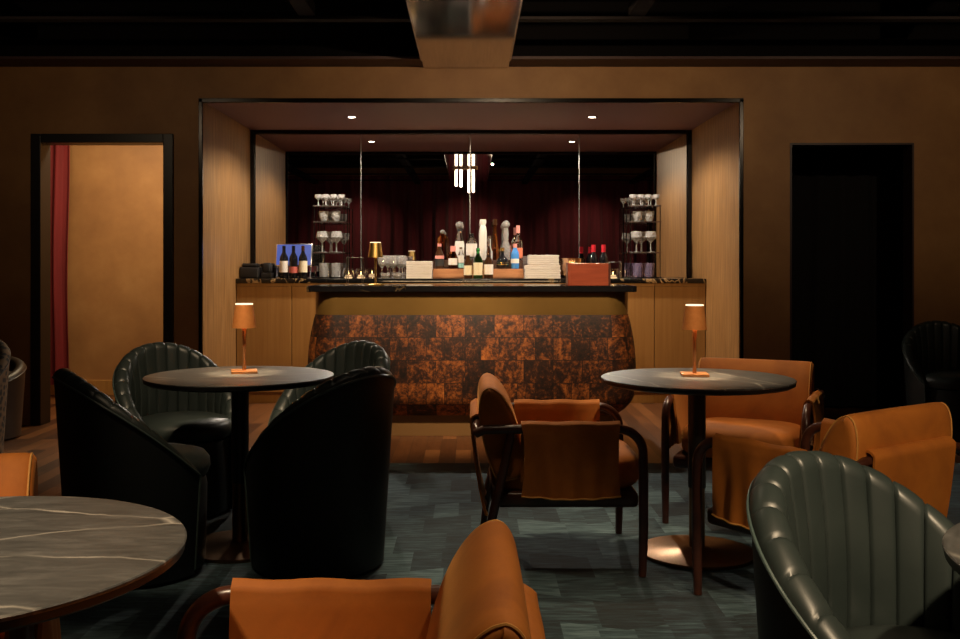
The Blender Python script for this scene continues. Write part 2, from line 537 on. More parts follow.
# alcove
bm = BM(); add_box(bm, -RX - 0.1, -RX, WY + 0.004, MY + 0.1, 0, RT); struct('wall_alcove_left', bm, M['veneer'])
bm = BM(); add_box(bm, RX, RX + 0.1, WY + 0.004, MY + 0.1, 0, RT); struct('wall_alcove_right', bm, M['veneer'])
bm = BM(); add_box(bm, -RX - 0.1, RX + 0.1, MY + 0.03, MY + 0.13, 0, RT); struct('wall_alcove_back', bm, M['black'])
bm = BM(); add_box(bm, -RX - 0.1, RX + 0.1, WY + 0.004, MY + 0.13, RT, RT + 0.1); struct('ceiling_alcove', bm, M['alcove_ceiling'])
# black metal trim framing the alcove and the mirror
bm = BM(); t = 0.028
add_box(bm, -RX - 0.004, -RX + t - 0.004, WY - 0.012, WY + 0.02, 0, RT, 0.003)
add_box(bm, RX - t + 0.004, RX + 0.004, WY - 0.012, WY + 0.02, 0, RT, 0.003)
add_box(bm, -RX - 0.004, RX + 0.004, WY - 0.012, WY + 0.02, RT - t, RT + 0.004, 0.003)
struct('trim_1', bm, M['black_metal'])
bm = BM(); t = 0.04
add_box(bm, -RX, -RX + t, MY - 0.03, MY + 0.03, 1.10, RT, 0.003)
add_box(bm, RX - t, RX, MY - 0.03, MY + 0.03, 1.10, RT, 0.003)
add_box(bm, -RX + t, RX - t, MY - 0.03, MY + 0.03, RT - t * 0.9, RT, 0.003)
struct('trim_2', bm, M['black_metal'])
# mirror panels
xs = [-RX + 0.04, -1.034, -0.009, 1.016, RX - 0.04]
for i, w in enumerate(('leftmost mirror panel behind the bar, beside the left glass rack', 'mirror panel behind the bar lamp and stemware',
                       'mirror panel behind the right half of the liquor bottles', 'rightmost mirror panel behind the bar, beside the right glass rack')):
    bm = BM(); add_box(bm, xs[i] + 0.003, xs[i + 1] - 0.003, MY, MY + 0.01, 1.10, RT - 0.036, 0.0015, 1)
    tag(obj('mirror_panel', bm, M['mirror'], None, False), w, 'mirror')
bm = BM()
for x in xs[1:4]:
    add_box(bm, x - 0.0018, x + 0.0018, MY - 0.001, MY + 0.012, 1.10, RT - 0.036)
struct('trim_3', bm, M['seam'])

# left doorway with black casing and the lit corridor beyond it
bm = BM()
for x0, x1, z0, z1 in ((-3.347, -3.27, 0, 2.218), (-2.34, -2.265, 0, 2.218), (-3.27, -2.34, 2.15, 2.218)):
    add_box(bm, x0, x1, WY - 0.025, W1 + 0.01, z0, z1, 0.004)
struct('door_1', bm, M['frame_black'])
CY = 9.36
bm = BM()
add_box(bm, -5.2, -RX - 0.1, CY, CY + 0.1, 0, 2.7)
struct('wall_corridor_back', bm, M['plaster'])
bm = BM(); add_box(bm, -5.3, -5.2, W1, CY, 0, 2.7); struct('wall_corridor_left', bm, M['plaster'])
bm = BM(); add_box(bm, -5.2, -RX - 0.1, W1, CY, 2.7, 2.8); struct('ceiling_corridor', bm, M['plaster'])
bm = BM(); add_box(bm, -5.2, -RX - 0.1, CY - 0.018, CY, 0, 0.145, 0.004); struct('baseboard_corridor', bm, M['cabinet'])
# right doorway: a dark lobby hung with black drapes
bm = BM()
add_box(bm, 2.17, 2.27, W1, 9.2, 0, 2.6)
add_box(bm, 3.9, 4.0, W1, 9.2, 0, 2.6)
add_box(bm, 2.17, 4.0, 9.2, 9.3, 0, 2.6)
add_box(bm, 2.17, 4.0, W1, 9.3, 2.6, 2.7)
struct('wall_lobby', bm, M['black'])
bm = BM()
add_box(bm, 2.43, 2.445, WY - 0.004, W1 + 0.005, 0, 2.15)
add_box(bm, 3.36, 3.375, WY - 0.004, W1 + 0.005, 0, 2.15)
add_box(bm, 2.445, 3.36, WY - 0.004, W1 + 0.005, 2.135, 2.15)
struct('door_2', bm, mat('plum_jamb', (0.03, 0.013, 0.014), 0.5))

def curtain(name, label, cat, x0, x1, y, z0, z1, m, wl, amp, seed):
    rnd = random.Random(seed)
    ph = [rnd.uniform(0, 6.28) for _ in range(4)]
    L = x1 - x0
    def f(u, v):
        x = x0 + u * L
        s = math.sin(2 * PI * x / wl + 0.8 * math.sin(x * 2.1 + ph[0])) + 0.35 * math.sin(2 * PI * x / (wl * 0.53) + ph[1])
        a = amp * (0.7 + 0.5 * (1 - v)) * (0.8 + 0.3 * math.sin(x * 1.3 + ph[2]))
        return (x + 0.01 * math.sin(7 * v + ph[3] + x * 5), y + a * s, z0 + v * (z1 - z0))
    bm = BM()
    add_sheet(bm, f, max(40, int(L / wl * 16)), 14, 0.006)
    return tag(obj(name, bm, m), label, cat)
curtain('curtain', 'red velvet curtain hanging beyond the left doorway', 'curtain', -3.97, -3.68, 9.16, 0.12, 2.62, M['velvet_red'], 0.13, 0.035, 1)
curtain('curtain', 'black drape filling the dark doorway on the right', 'curtain', 2.32, 3.86, 8.5, 0.02, 2.58, M['velvet_black'], 0.2, 0.04, 2)
curtain('curtain', 'wine red curtain wall reflected in the bar mirror', 'curtain', -5.0, 5.0, -0.6, 0.02, 2.95, M['velvet_wine'], 0.24, 0.055, 3)

# ceiling: soffit along the front wall, cross beams, steel-clad spine
bm = BM(); add_box(bm, -5.2, 5.2, 7.33, WY, CZ, CZ + 0.02); struct('ceiling_soffit', bm, M['soffit'])
bm = BM(); add_box(bm, -5.2, 5.2, 7.335, WY, CZ + 0.021, 3.15); struct('ceiling_coffer', bm, M['ceil_black'])
bm = BM()
for y in (6.16, 5.6, 4.4, 3.2, 2.0, 0.8):
    add_box(bm, -5.2, 5.2, y, y + 0.08, CZ + 0.005, CZ + 0.022)
for x in (-3.0, -1.06, 0.97, 3.0):
    add_box(bm, x, x + 0.1, -0.2, 6.16, CZ + 0.024, CZ + 0.1)
struct('ceiling_beams', bm, mat('beam_black', (0.010, 0.007, 0.007), 0.9, 0, Specular_IOR_Level=0.15))
bm = BM(); add_box(bm, -0.361, 0.285, 0.6, 7.60, CZ - 0.012, 3.0, 0.003, 1); struct('trim_4', bm, M['steel'])
bm = BM(); add_box(bm, -0.369, -0.361, 0.6, 7.33, CZ - 0.016, CZ + 0.05, 0.002, 1); add_box(bm, 0.285, 0.293, 0.6, 7.33, CZ - 0.016, CZ + 0.05, 0.002, 1)
struct('trim_5', bm, M['silver'])

# chandelier of glass tubes under the steel spine (seen in the mirror)
ch = thing('chandelier', 'glowing glass tube chandelier under the steel beam, seen in the mirror', 'chandelier', (-0.05, 3.3, CZ - 0.012))
bm = BM(); add_box(bm, -0.24, 0.16, -0.12, 0.12, -0.03, 0, 0.004); obj('canopy', bm, M['steel'], ch)
for x, y, l in ((-0.18, -0.05, 0.24), (-0.105, 0.06, 0.26), (0.02, -0.06, 0.34), (0.085, 0.05, 0.34)):
    bm = BM(); add_lathe(bm, [(0, -0.03), (0.019, -0.03), (0.019, -0.03 - l), (0.0, -0.036 - l)], 14, (x, y, 0)); obj('glass_tube', bm, M['tube_glow'], ch)

# ------------------------------------------------------------------ downlights
def downlight(name, label, loc, group=None, on=True):
    t = thing(name, label, 'light', loc, 0, group)
    bm = BM(); add_lathe(bm, [(0.032, 0.0), (0.032, -0.004), (0.046, -0.004), (0.046, 0.0)], 24); obj('trim_ring', bm, M['black_metal'], t)
    bm = BM(); add_lathe(bm, [(0, -0.0015), (0.032, -0.0015), (0.032, 0.0), (0, 0)], 24); obj('lens', bm, M['downlight'], t)
    return t
d0 = downlight('downlight', 'lit round downlight in the alcove ceiling above the wine bottles and tablet', (-1.02, 8.55, RT))
dup(d0, (1.035, 8.55, RT), 0, 'lit round downlight in the alcove ceiling above the mahogany box')

def spot(name, loc, target, power, angle, blend=0.6, col=(1, 0.72, 0.42), size=0.03):
    l = bpy.data.lights.new(name, 'SPOT')
    l.energy = power
    l.spot_size = rad(angle)
    l.spot_blend = blend
    l.color = col
    l.shadow_soft_size = size
    o = bpy.data.objects.new(name, l)
    link(o)
    o.location = loc
    d = Vector(target) - Vector(loc)
    o.rotation_euler = d.to_track_quat('-Z', 'Y').to_euler()
    return o
def point(name, loc, power, size=0.05, col=(1, 0.7, 0.4)):
    l = bpy.data.lights.new(name, 'POINT')
    l.energy = power
    l.shadow_soft_size = size
    l.color = col
    o = bpy.data.objects.new(name, l)
    link(o)
    o.location = loc
    return o
def area(name, loc, target, power, sx, sy, col=(1, 0.7, 0.4)):
    l = bpy.data.lights.new(name, 'AREA')
    l.shape = 'RECTANGLE'
    l.size = sx
    l.size_y = sy
    l.energy = power
    l.color = col
    o = bpy.data.objects.new(name, l)
    link(o)
    o.location = loc
    d = Vector(target) - Vector(loc)
    o.rotation_euler = d.to_track_quat('-Z', 'Y').to_euler()
    return o

# ------------------------------------------------------------------ bar counter
bar = thing('bar_counter', 'bowed bar counter clad in burnt copper tiles with black marble top', 'bar counter', (0.005, 7.33, 0))
def rrect(hx, hy, r, n=10):
    pts = []
    for cx, cy, a in ((hx - r, hy - r, 0), (-hx + r, hy - r, 90), (-hx + r, -hy + r, 180), (hx - r, -hy + r, 270)):
        for i in range(n + 1):
            t = rad(a + 90 * i / n)
            pts.append((cx + r * math.cos(t), cy + r * math.sin(t)))
    return pts
def rprism(bm, hx, hy, r, z0, z1, b=0.004):
    levels = [(-b, z0), (0, z0 + b), (0, z1 - b), (-b, z1)]
    add_loop_sweep(bm, [[(x, y, z) for x, y in rrect(hx + o, hy + o, max(r + o, 0.002))] for o, z in levels])
bm = BM(); rprism(bm, 1.162, 0.325, 0.03, 1.03, 1.073); obj('bar_top', bm, M['portoro'], bar)
bm = BM(); rprism(bm, 1.125, 0.28, 0.17, 0.866, 1.03, 0.002); obj('brass_band', bm, M['band'], bar)
bm = BM(); rprism(bm, 1.04, 0.20, 0.13, 0.0, 0.15, 0.002); obj('plinth', bm, mat('bronze_plinth', (0.16, 0.082, 0.026), 0.5), bar)
# bowed tiled body with a UV that runs along the perimeter
prof = []
for i in range(29):
    k = i / 28
    z = 0.868 - k * (0.868 - 0.148)
    zz = (0.868 - z) / 0.72
    o = 0.056 * math.sin(PI * min(1, zz / 1.12) ** 0.95) ** 0.9 if zz < 1.12 else 0
    if zz > 0.8:
        o -= 0.10 * ((zz - 0.8) / 0.2) ** 2
    prof.append((o, z))
bm = BM()
uvl = bm.loops.layers.uv.new('UVMap')
rows = []
base = rrect(1.126, 0.281, 0.17, 14)
n = len(base)
st = n * 5 // 8
for o, z in prof:
    rows.append([bm.verts.new((x, y, z)) for x, y in rrect(1.126 + o, 0.281 + o, 0.17 + o, 14)])
per = [0.0]
for i in range(n):
    a, b_ = Vector(base[i]), Vector(base[(i + 1) % n])
    per.append(per[-1] + (b_ - a).length)
s = [0.0]
for (o0, z0), (o1, z1) in zip(prof[:-1], prof[1:]):
    s.append(s[-1] + math.hypot(o1 - o0, z1 - z0))
for j in range(len(prof) - 1):
    for i in range(n):
        k = (i + 1) % n
        f = bm.faces.new((rows[j][i], rows[j][k], rows[j + 1][k], rows[j + 1][i]))
        for lp, uvc in zip(f.loops, ((per[i], -s[j]), (per[i + 1], -s[j]), (per[i + 1], -s[j + 1]), (per[i], -s[j + 1]))):
            lp[uvl].uv = (uvc[0] + 0.05, uvc[1] + 8.0)
bm.faces.new(rows[0]); bm.faces.new(rows[-1][::-1])
obj('tiled_front', bm, M['tiles'], bar)

# back counter: cabinets and the worktop
def cabinet(x0, x1, doors, label):
    t = thing('cabinet', label, 'cabinet', ((x0 + x1) / 2, 9.1, 0))
    h = (x1 - x0) / 2
    bm = BM(); add_box(bm, -h, h, -0.27, 0.29, 0.095, 1.058); obj('body', bm, M['black'], t, False)
    bm = BM(); add_box(bm, -h, h, -0.25, 0.29, 0.0, 0.095); obj('plinth', bm, M['cabinet'], t, False)
    w = 2 * h / doors
    for i in range(doors):
        bm = BM(); add_box(bm, -h + i * w + 0.002, -h + (i + 1) * w - 0.002, -0.292, -0.271, 0.10, 1.032, 0.002, 1); obj('door', bm, M['cabinet'], t, False)
    bm = BM(); add_box(bm, -h, h, -0.288, -0.271, 1.034, 1.058); obj('top_rail', bm, M['cabinet'], t, False)
    return t
cabinet(-RX + 0.004, -1.58, 1, 'narrow bronze cabinet at the left end, under the tablet and wine bottles')
cabinet(-1.578, 0.018, 3, 'bronze cabinet under the worktop, left of the bar, mostly hidden behind it')
cabinet(0.02, 1.615, 3, 'bronze cabinet under the worktop, right of the bar, mostly hidden behind it')
cabinet(1.617, RX - 0.004, 1, 'narrow bronze cabinet at the right end, below the violet lit rack')
bm = BM(); add_box(bm, -RX + 0.003, RX - 0.003, 8.785, MY - 0.032, 1.06, 1.10, 0.003)
tag(obj('worktop', bm, M['portoro']), 'long black marble worktop with gold veins along the mirror', 'worktop')

# ------------------------------------------------------------------ cafe tables
TB = 0.006
def make_table(label, loc, rz):
    t = thing('cafe_table', label, 'table', loc, rz)
    bm = BM(); add_lathe(bm, [(0, 0.733), (0.399, 0.733), (0.40, 0.735), (0.40, 0.738), (0.398, 0.74), (0, 0.74)], 96); obj('table_top', bm, M['marble'], t)
    bm = BM(); add_lathe(bm, [(0, 0.714), (0.385, 0.714), (0.397, 0.721), (0.3985, 0.7325), (0, 0.7325)], 96); add_lathe(bm, [(0, 0.70), (0.13, 0.70), (0.13, 0.712), (0, 0.712)], 32); obj('under_plate', bm, M['table_black'], t)
    bm = BM(); add_lathe(bm, [(0, 0.28), (0.037, 0.28), (0.037, 0.70), (0, 0.70)], 32); obj('pole', bm, M['table_black'], t)
    bm = BM(); add_lathe(bm, [(0, 0.03), (0.033, 0.03), (0.033, 0.282), (0, 0.282)], 32); obj('pole_sleeve', bm, M['bronze'], t)
    bm = BM(); add_lathe(bm, [(0, 0), (0.24, 0), (0.242, 0.006), (0.24, 0.014), (0.06, 0.022), (0.045, 0.03), (0, 0.03)], 72); obj('base', bm, M['bronze'], t)
    return t
tL = make_table('round grey marble cafe table with copper lamp, among the green leather chairs', (-0.994, 4.305, TB), 0.3)
tR = dup(tL, (0.951, 4.21, TB), 2.2, 'round dark cafe table with copper lamp, among the camel velvet armchairs')
tF = dup(tL, (-0.886, 1.655, TB), 0.0, 'large looking grey veined marble table in the lower left corner')
tE = dup(tL, (1.172, 1.55, TB), 1.2, 'round marble table barely showing at the lower right edge')

# copper table lamps
M['copper_shade'] = mottled('copper_shade', [(0.3, (0.62, 0.21, 0.055)), (0.7, (0.72, 0.29, 0.085))], 30, 0.4, bmp=0.04, metal=0.45)
def make_lamp(name, label, loc, rz, metal, sc=1.0, shade=None):
    t = thing(name, label, 'lamp', loc, rz)
    k = sc
    bm = BM(); add_box(bm, -0.056 * k, 0.056 * k, -0.056 * k, 0.056 * k, 0, 0.012 * k, 0.003 * k); obj('base', bm, metal, t)
    bm = BM(); add_lathe(bm, [(0.0, 0.01 * k), (0.009 * k, 0.012 * k), (0.007 * k, 0.05 * k), (0.0075 * k, 0.15 * k), (0.011 * k, 0.21 * k), (0.006 * k, 0.26 * k), (0, 0.26 * k)], 16); obj('stem', bm, metal, t)
    bm = BM(); add_lathe(bm, [(0.053 * k, 0.198 * k), (0.039 * k, 0.300 * k), (0.0375 * k, 0.300 * k), (0.0515 * k, 0.198 * k), (0.053 * k, 0.198 * k)], 40); obj('shade', bm, shade or metal, t)
    bm = BM(); add_lathe(bm, [(0, 0.300 * k), (0.038 * k, 0.300 * k), (0.038 * k, 0.305 * k), (0, 0.306 * k)], 32); obj('diffuser', bm, M['lamp_diffuser'], t)
    return t
TT = TB + 0.74
lamp1 = make_lamp('table_lamp', 'copper table lamp on the round table between the green leather chairs', (-0.998, 4.40, TT), 0.25, M['copper'], 1.0, M['copper_shade'])
lamp2 = dup(lamp1, (0.957, 4.28, TT), -0.1, 'copper table lamp on the round table between the camel armchairs')

# ------------------------------------------------------------------ green leather tub chairs
CB = TB + 0.002
def make_tub(label, loc, rz, leather, outer, pipe, name='tub_chair', cat='chair', nch=19, hs=0.385):
    t = thing(name, label, cat, loc, rz)
    T = rad(128)
    per = 14 if nch else 1
    nu = (nch * per) if nch else 96
    def H(th):
        return 0.43 + hs * max(0.0, math.cos(PI / 2 * abs(th) / T)) ** 1.08
    def Ro(z):
        return 0.262 + 0.05 * (z / 0.81)
    def pt(th, r, z):
        ex = 1.0 + 0.06 * (1 - math.cos(th)) * 0.5
        return Vector((-math.cos(th) * r * ex, math.sin(th) * r, z))
    po, pi_, pp = [], [], []
    for i in range(nu + 1):
        u = i / nu
        th = -T + 2 * T * u
        h = H(th)
        zs = [0.012 + (h - 0.035 - 0.012) * k / 8 for k in range(9)]
        ring = [pt(th, Ro(z), z) for z in zs] + [pt(th, Ro(z) - 0.02, z) for z in reversed(zs)]
        po.append(ring)
        g = abs(math.sin(PI * u * nch)) ** 0.24 if nch else 1.0
        a = 0.0125
        rt = Ro(h)
        q = []
        # over the rim, then down the inside
        for k in range(9):
            ang = PI * k / 8
            R_ = 0.036
            w = (0.35 + 0.65 * k / 8) if k > 1 else 0.0
            off = (g - 1) * a * w
            q.append((rt - R_ + (R_ + off) * math.cos(ang) , h - 0.035 + (R_ + off) * math.sin(ang)))
        zb = 0.40
        r_in, z_in = q[-1]
        for k in range(1, 9):
            f = k / 8
            z = z_in + (zb - z_in) * f
            rr = (rt - 0.072) * (1 - f) + 0.222 * f + 0.012 * math.sin(PI * f) * -1
            q.append((rr - (g - 1) * a * (1 - 0.3 * f), z))
        q[8] = (q[8][0] , q[8][1])
        back = [(Ro(zb) - 0.021, zb)] + [(Ro(zb + (h - 0.036 - zb) * k / 4) - 0.021, zb + (h - 0.036 - zb) * k / 4) for k in range(1, 5)]
        q += back
        pi_.append([pt(th, r, z) for r, z in q])
        pp.append(pt(th, rt + 0.001, h - 0.033))
    bm = BM(); add_loop_sweep(bm, po); obj('outer_shell', bm, outer, t)
    bm = BM(); add_loop_sweep(bm, pi_); obj('channelled_back' if nch else 'inner_back', bm, leather, t, angle=60)
    lead = [pt(-T, Ro(z) + 0.001, z) for z in (0.03, 0.2)] 
    tail = [pt(T, Ro(z) + 0.001, z) for z in (0.2, 0.03)]
    bm = BM(); add_tube(bm, lead + pp[::2] + tail, 0.0042, 8); obj('piping', bm, pipe, t)
    bm = BM(); add_lathe(bm, [(0, 0.365), (0.21, 0.365), (0.236, 0.378), (0.246, 0.405), (0.243, 0.435), (0.225, 0.458), (0.17, 0.472), (0.08, 0.479), (0, 0.480)], 64, (0.035, 0, 0)); obj('seat', bm, leather, t)
    bm = BM(); add_lathe(bm, [(0, 0.012), (0.225, 0.012), (0.232, 0.03), (0.238, 0.33), (0.232, 0.366), (0, 0.366)], 64, (0.03, 0, 0)); obj('seat_base', bm, outer, t)
    bm = BM(); add_lathe(bm, [(0, 0), (0.215, 0), (0.215, 0.014), (0, 0.014)], 48, (0.01, 0, 0)); obj('plinth', bm, M['black'], t)
    return t
def ang(fx, fy):
    return math.atan2(fy, fx)
tubA = make_tub('green channelled leather tub chair behind the left table, facing the room', (-1.44, 4.93, CB), ang(0.62, -0.8), M['leather'], M['leather_out'], M['leather_pipe'])
def tub(label, x, y, fx, fy):
    return dup(tubA, (x, y, CB), ang(fx, fy), label)
tub('dark leather tub chair left of the lamp table, plain outer side turned to the camera', -1.325, 3.98, 0.86, 0.5)
tub('dark leather tub chair seen from behind in front of the lamp table, hiding another chair', -0.62, 4.07, -0.80, 0.60)
tub('green leather tub chair showing only its ribbed top behind the dark chair back', -0.72, 5.02, -0.55, -0.78)
dup(tubA, (3.36, 7.02, 0), ang(-0.12, -1), 'shadowed black leather tub chair by the wall at the far right')
tub('large ribbed green leather tub chair in the lower right foreground', 0.85, 1.90, 0.55, -0.83)
# lounge chairs at the far left edge
make_tub('spotted fabric armchair cut off by the left edge', (-3.17, 6.15, 0), ang(-0.2, -0.97), M['spotted'], M['spotted'], M['leather_tan'], 'armchair', 'armchair', 0, 0.33)
make_tub('brown leather chair behind the spotted armchair by the doorway', (-3.46, 7.05, 0), ang(0.0, -1), M['leather_tan'], M['leather_tan'], M['leather_tan'], 'leather_chair', 'chair', 0, 0.13)

# ------------------------------------------------------------------ camel velvet armchairs (face +X)
def make_armchair(label, loc, rz):
    t = thing('armchair', label, 'armchair', loc, rz)
    hw = 0.315
    for sgn in (-1, 1):
        y = sgn * hw
        path = [(-0.335, y, 0.572), (-0.30, y, 0.588), (-0.24, y, 0.590), (0.0, y, 0.590)]
        path += [(x, y, z) for x, z in arc(0.225, 0.495, 0.095, 90, 8, 10)]
        path += [(0.322, y, 0.40), (0.322, y, 0.2), (0.318, y, 0.0)]
        bm = BM(); add_tube(bm, path, [0.019] * (len(path) - 1) + [0.015], 14, ry=None); obj('arm_frame', bm, M['walnut'], t)
        bm = BM(); add_tube(bm, [(-0.19, y, 0.59), (-0.225, y, 0.42), (-0.27, y, 0.22), (-0.30, y * 0.97, 0.0)], [0.016, 0.018, 0.018, 0.013], 12); obj('rear_leg', bm, M['walnut'], t)
        # velvet sling hung over the arm
        path2 = [(0.272, 0.37), (0.276, 0.44), (0.284, 0.52), (0.290, 0.575), (0.297, 0.609), (0.315, 0.622), (0.334, 0.612), (0.342, 0.58), (0.345, 0.53), (0.347, 0.46), (0.350, 0.39), (0.352, 0.325)]
        m_ = len(path2) - 1
        def f(u, v, sgn=sgn, path2=path2, m_=m_):
            x = -0.155 + 0.385 * u
            k = v * m_
            i = min(int(k), m_ - 1)
            w = k - i
            yy = path2[i][0] * (1 - w) + path2[i + 1][0] * w
            zz = path2[i][1] * (1 - w) + path2[i + 1][1] * w
            hang = max(0.0, (v - 0.55) / 0.45)
            wr = 0.011 * math.sin(8 * (u - 0.45) / (0.35 + 0.8 * v) + 1.0) * hang + 0.005 * math.sin(15 * u - 10 * v) * hang + 0.006 * math.sin(26 * (u - 0.5) * (v + 0.2) + 1.3) * hang
            x += 0.012 * (0.5 - u) * 2 * math.sin(PI * hang) 
            zz -= 0.006 * math.sin(PI * u) * hang
            if zz > 0.6:
                zz += 0.002 * math.sin(14 * u)
            return (x, sgn * (yy + wr + 0.004 * hang), zz)
        bm = BM(); add_sheet(bm, f, 40, 44, 0.009 * -sgn)
        sl = obj('arm_sling', bm, M['velvet'], t, angle=70)
        bm = BM(); add_tube(bm, [Vector(f(i / 24, 1.0)) for i in range(25)], 0.0045, 6); obj('hem', bm, M['velvet_pipe'], sl)
    # seat
    bm = BM(); add_puff(bm, 0.305, 0.27, 0.085, Matrix.Translation((0.035, 0, 0.385)) @ Matrix.Rotation(rad(-3), 4, 'Y'), 4.2, 48, 24); obj('seat', bm, M['velvet'], t)
    bm = BM(); add_box(bm, -0.27, 0.31, -0.285, 0.285, 0.265, 0.33, 0.018, 3); obj('seat_frame', bm, M['walnut'], t)
    # back cushion
    Mx = Matrix.Translation((-0.24, 0, 0.57)) @ Matrix.Rotation(rad(-12), 4, 'Y')
    ctrl = [(-0.05, -0.19), (0.0, -0.2), (0.06, -0.19), (0.08, -0.10), (0.08, 0.0), (0.069, 0.08), (0.048, 0.14), (0.022, 0.176),
            (-0.006, 0.187), (-0.032, 0.174), (-0.052, 0.135), (-0.066, 0.07), (-0.07, -0.02), (-0.066, -0.10)]
    def smooth_loop(c, sub=4):
        out = []
        n_ = len(c)
        for q in range(n_):
            p0, p1, p2, p3 = (Vector((*c[(q + d) % n_], 0)) for d in (-1, 0, 1, 2))
            for e in range(sub):
                t_ = e / sub
                p = 0.5 * ((2 * p1) + (p2 - p0) * t_ + (2 * p0 - 5 * p1 + 4 * p2 - p3) * t_ ** 2 + (3 * p1 - p0 - 3 * p2 + p3) * t_ ** 3)
                out.append((p.x, p.y))
        return out
    loop = smooth_loop(ctrl)
    def sect(ins):
        if ins <= 0:
            return [(x * (1 - 6 * ins), z * (1 - 2 * ins)) for x, z in loop]
        return [(x - math.copysign(min(abs(x), ins), x), z - math.copysign(min(abs(z), ins), z)) for x, z in loop]
    secs = []
    half = [(0.287, 0.022), (0.2855, 0.015), (0.281, 0.009), (0.273, 0.004), (0.262, 0.001), (0.24, 0.0), (0.12, -0.003)]
    for y, ins in half + [(0.0, -0.004)] + [(-y, ins) for y, ins in reversed(half)]:
        secs.append([Mx @ Vector((x, -y, z)) for x, z in sect(ins)])
    bm = BM(); add_loop_sweep(bm, secs)
    bc = obj('back_cushion', bm, M['velvet'], t, angle=75)
    for y in (-0.274, 0.274):
        bm = BM(); add_tube(bm, [Mx @ Vector((x, y, z)) for x, z in sect(0.004)], 0.0032, 6, True); obj('piping', bm, M['velvet_pipe'], bc)
    # back sling hung over the rear rail
    pb = [(-0.250, 0.36), (-0.285, 0.50), (-0.306, 0.595), (-0.308, 0.622), (-0.327, 0.632), (-0.347, 0.618), (-0.341, 0.55), (-0.327, 0.43), (-0.309, 0.31), (-0.29, 0.225)]
    mb = len(pb) - 1
    def g(u, v):
        y = -0.235 + 0.47 * u
        k = v * mb
        i = min(int(k), mb - 1)
        w = k - i
        hang = max(0.0, (v - 0.5) / 0.5)
        return (pb[i][0] * (1 - w) + pb[i + 1][0] * w - 0.004 * hang * math.sin(16 * u + 4 * v), y, pb[i][1] * (1 - w) + pb[i + 1][1] * w)
    bm = BM(); add_sheet(bm, g, 36, 40, 0.008); sl = obj('back_sling', bm, M['velvet'], t, angle=70)
    bm = BM(); add_tube(bm, [Vector(g(i / 24, 1.0)) for i in range(25)], 0.0045, 6); obj('hem', bm, M['velvet_pipe'], sl)
    bm = BM(); add_tube(bm, [(-0.325, -hw, 0.575), (-0.332, -hw * 0.93, 0.594), (-0.327, -hw * 0.8, 0.602), (-0.326, 0, 0.604), (-0.327, hw * 0.8, 0.602), (-0.332, hw * 0.93, 0.594), (-0.325, hw, 0.575)], 0.0165, 12); obj('back_rail', bm, M['walnut'], t)
    return t
armG = make_armchair('camel velvet armchair in side view in front of the bar, left of the lamp table', (0.35, 4.21, CB), 0.0)
armG.scale = (1, 1, 0.97)
def armchair(label, x, y, fx, fy):
    return dup(armG, (x, y, CB), ang(fx, fy), label)
armchair('camel velvet armchair behind the right lamp table, facing the camera', 1.335, 4.86, -0.42, -0.9)
armchair('camel velvet armchair seen from behind, beyond the ribbed green chair', 1.275, 3.60, -0.57, 0.82)
armchair('camel velvet armchair in the bottom centre foreground, facing left', -0.232, 1.625, -1, 0.0)
armchair('camel velvet armchair with its back corner showing behind the veined marble table', -1.31, 2.23, 0.3, -0.95)

# carpet
bm = BM(); add_box(bm, -2.0, 3.0, 0.2, 6.13, 0.0, TB - 0.0005)
tag(obj('carpet', bm, M['carpet'], None, False), 'teal patchwork carpet under the tables and chairs', 'carpet')

# ------------------------------------------------------------------ things on the counters
WT, BT = 1.1005, 1.0735      # worktop and bar top heights
def X(px, y):
    return (px - 471) * y / 1000
def bottle(name, label, loc, parts, rz=0, cat='bottle', group=None):
    t = thing(name, label, cat, loc, rz, group)
    for pn, prof, mt in parts:
        bm = BM(); add_lathe(bm, prof, 20); obj(pn, bm, mt, t)
    return t
def body(r, hs, rn, h, bot=0.0):
    return [(0, bot), (r * 0.92, bot), (r, bot + 0.006), (r, hs), (r * 0.9, hs + r * 0.5), (rn * 1.25, hs + r * 1.35), (rn, hs + r * 1.9), (rn, h), (0, h)]
def lab(r, z0, z1):
    return [(r + 0.0006, z0), (r + 0.0012, z0), (r + 0.0012, z1), (r + 0.0006, z1), (r + 0.0006, z0)]
def cap(r, z0, z1):
    return [(0, z0), (r, z0), (r, z1), (0, z1)]
def ball(r, z, sq=1.0, n=10):
    return [(r * math.sin(PI * i / n) if 0 < i < n else 0, z - r * sq * math.cos(PI * i / n)) for i in range(n + 1)]

# stepped wooden riser and the bottle display
YR = 9.06
rs = thing('bottle_riser', 'stepped wooden riser under the liquor bottles', 'riser', (0.06, YR, WT))
bm = BM(); add_box(bm, -0.40, 0.41, -0.13, 0.0, 0, 0.085, 0.003); obj('front_step', bm, M['crate'], rs, False)
bm = BM(); add_box(bm, -0.40, 0.41, 0.0005, 0.14, 0, 0.165, 0.003); obj('rear_step', bm, M['walnut'], rs, False)
z1, z2 = WT + 0.0855, WT + 0.1655
yb, ym, yf = YR + 0.07, YR - 0.065, 8.86
bottle('whisky_decanter', 'amber decanter bottle with glass stopper at the left end of the back row', (X(442.5, yb), yb, z2), [
    ('glass_body', [(0, 0), (0.046, 0), (0.05, 0.01), (0.05, 0.19), (0.042, 0.215), (0.017, 0.225), (0.017, 0.24), (0, 0.24)], M['amber']), ('stopper', ball(0.024, 0.258, 0.8), M['cut'])])
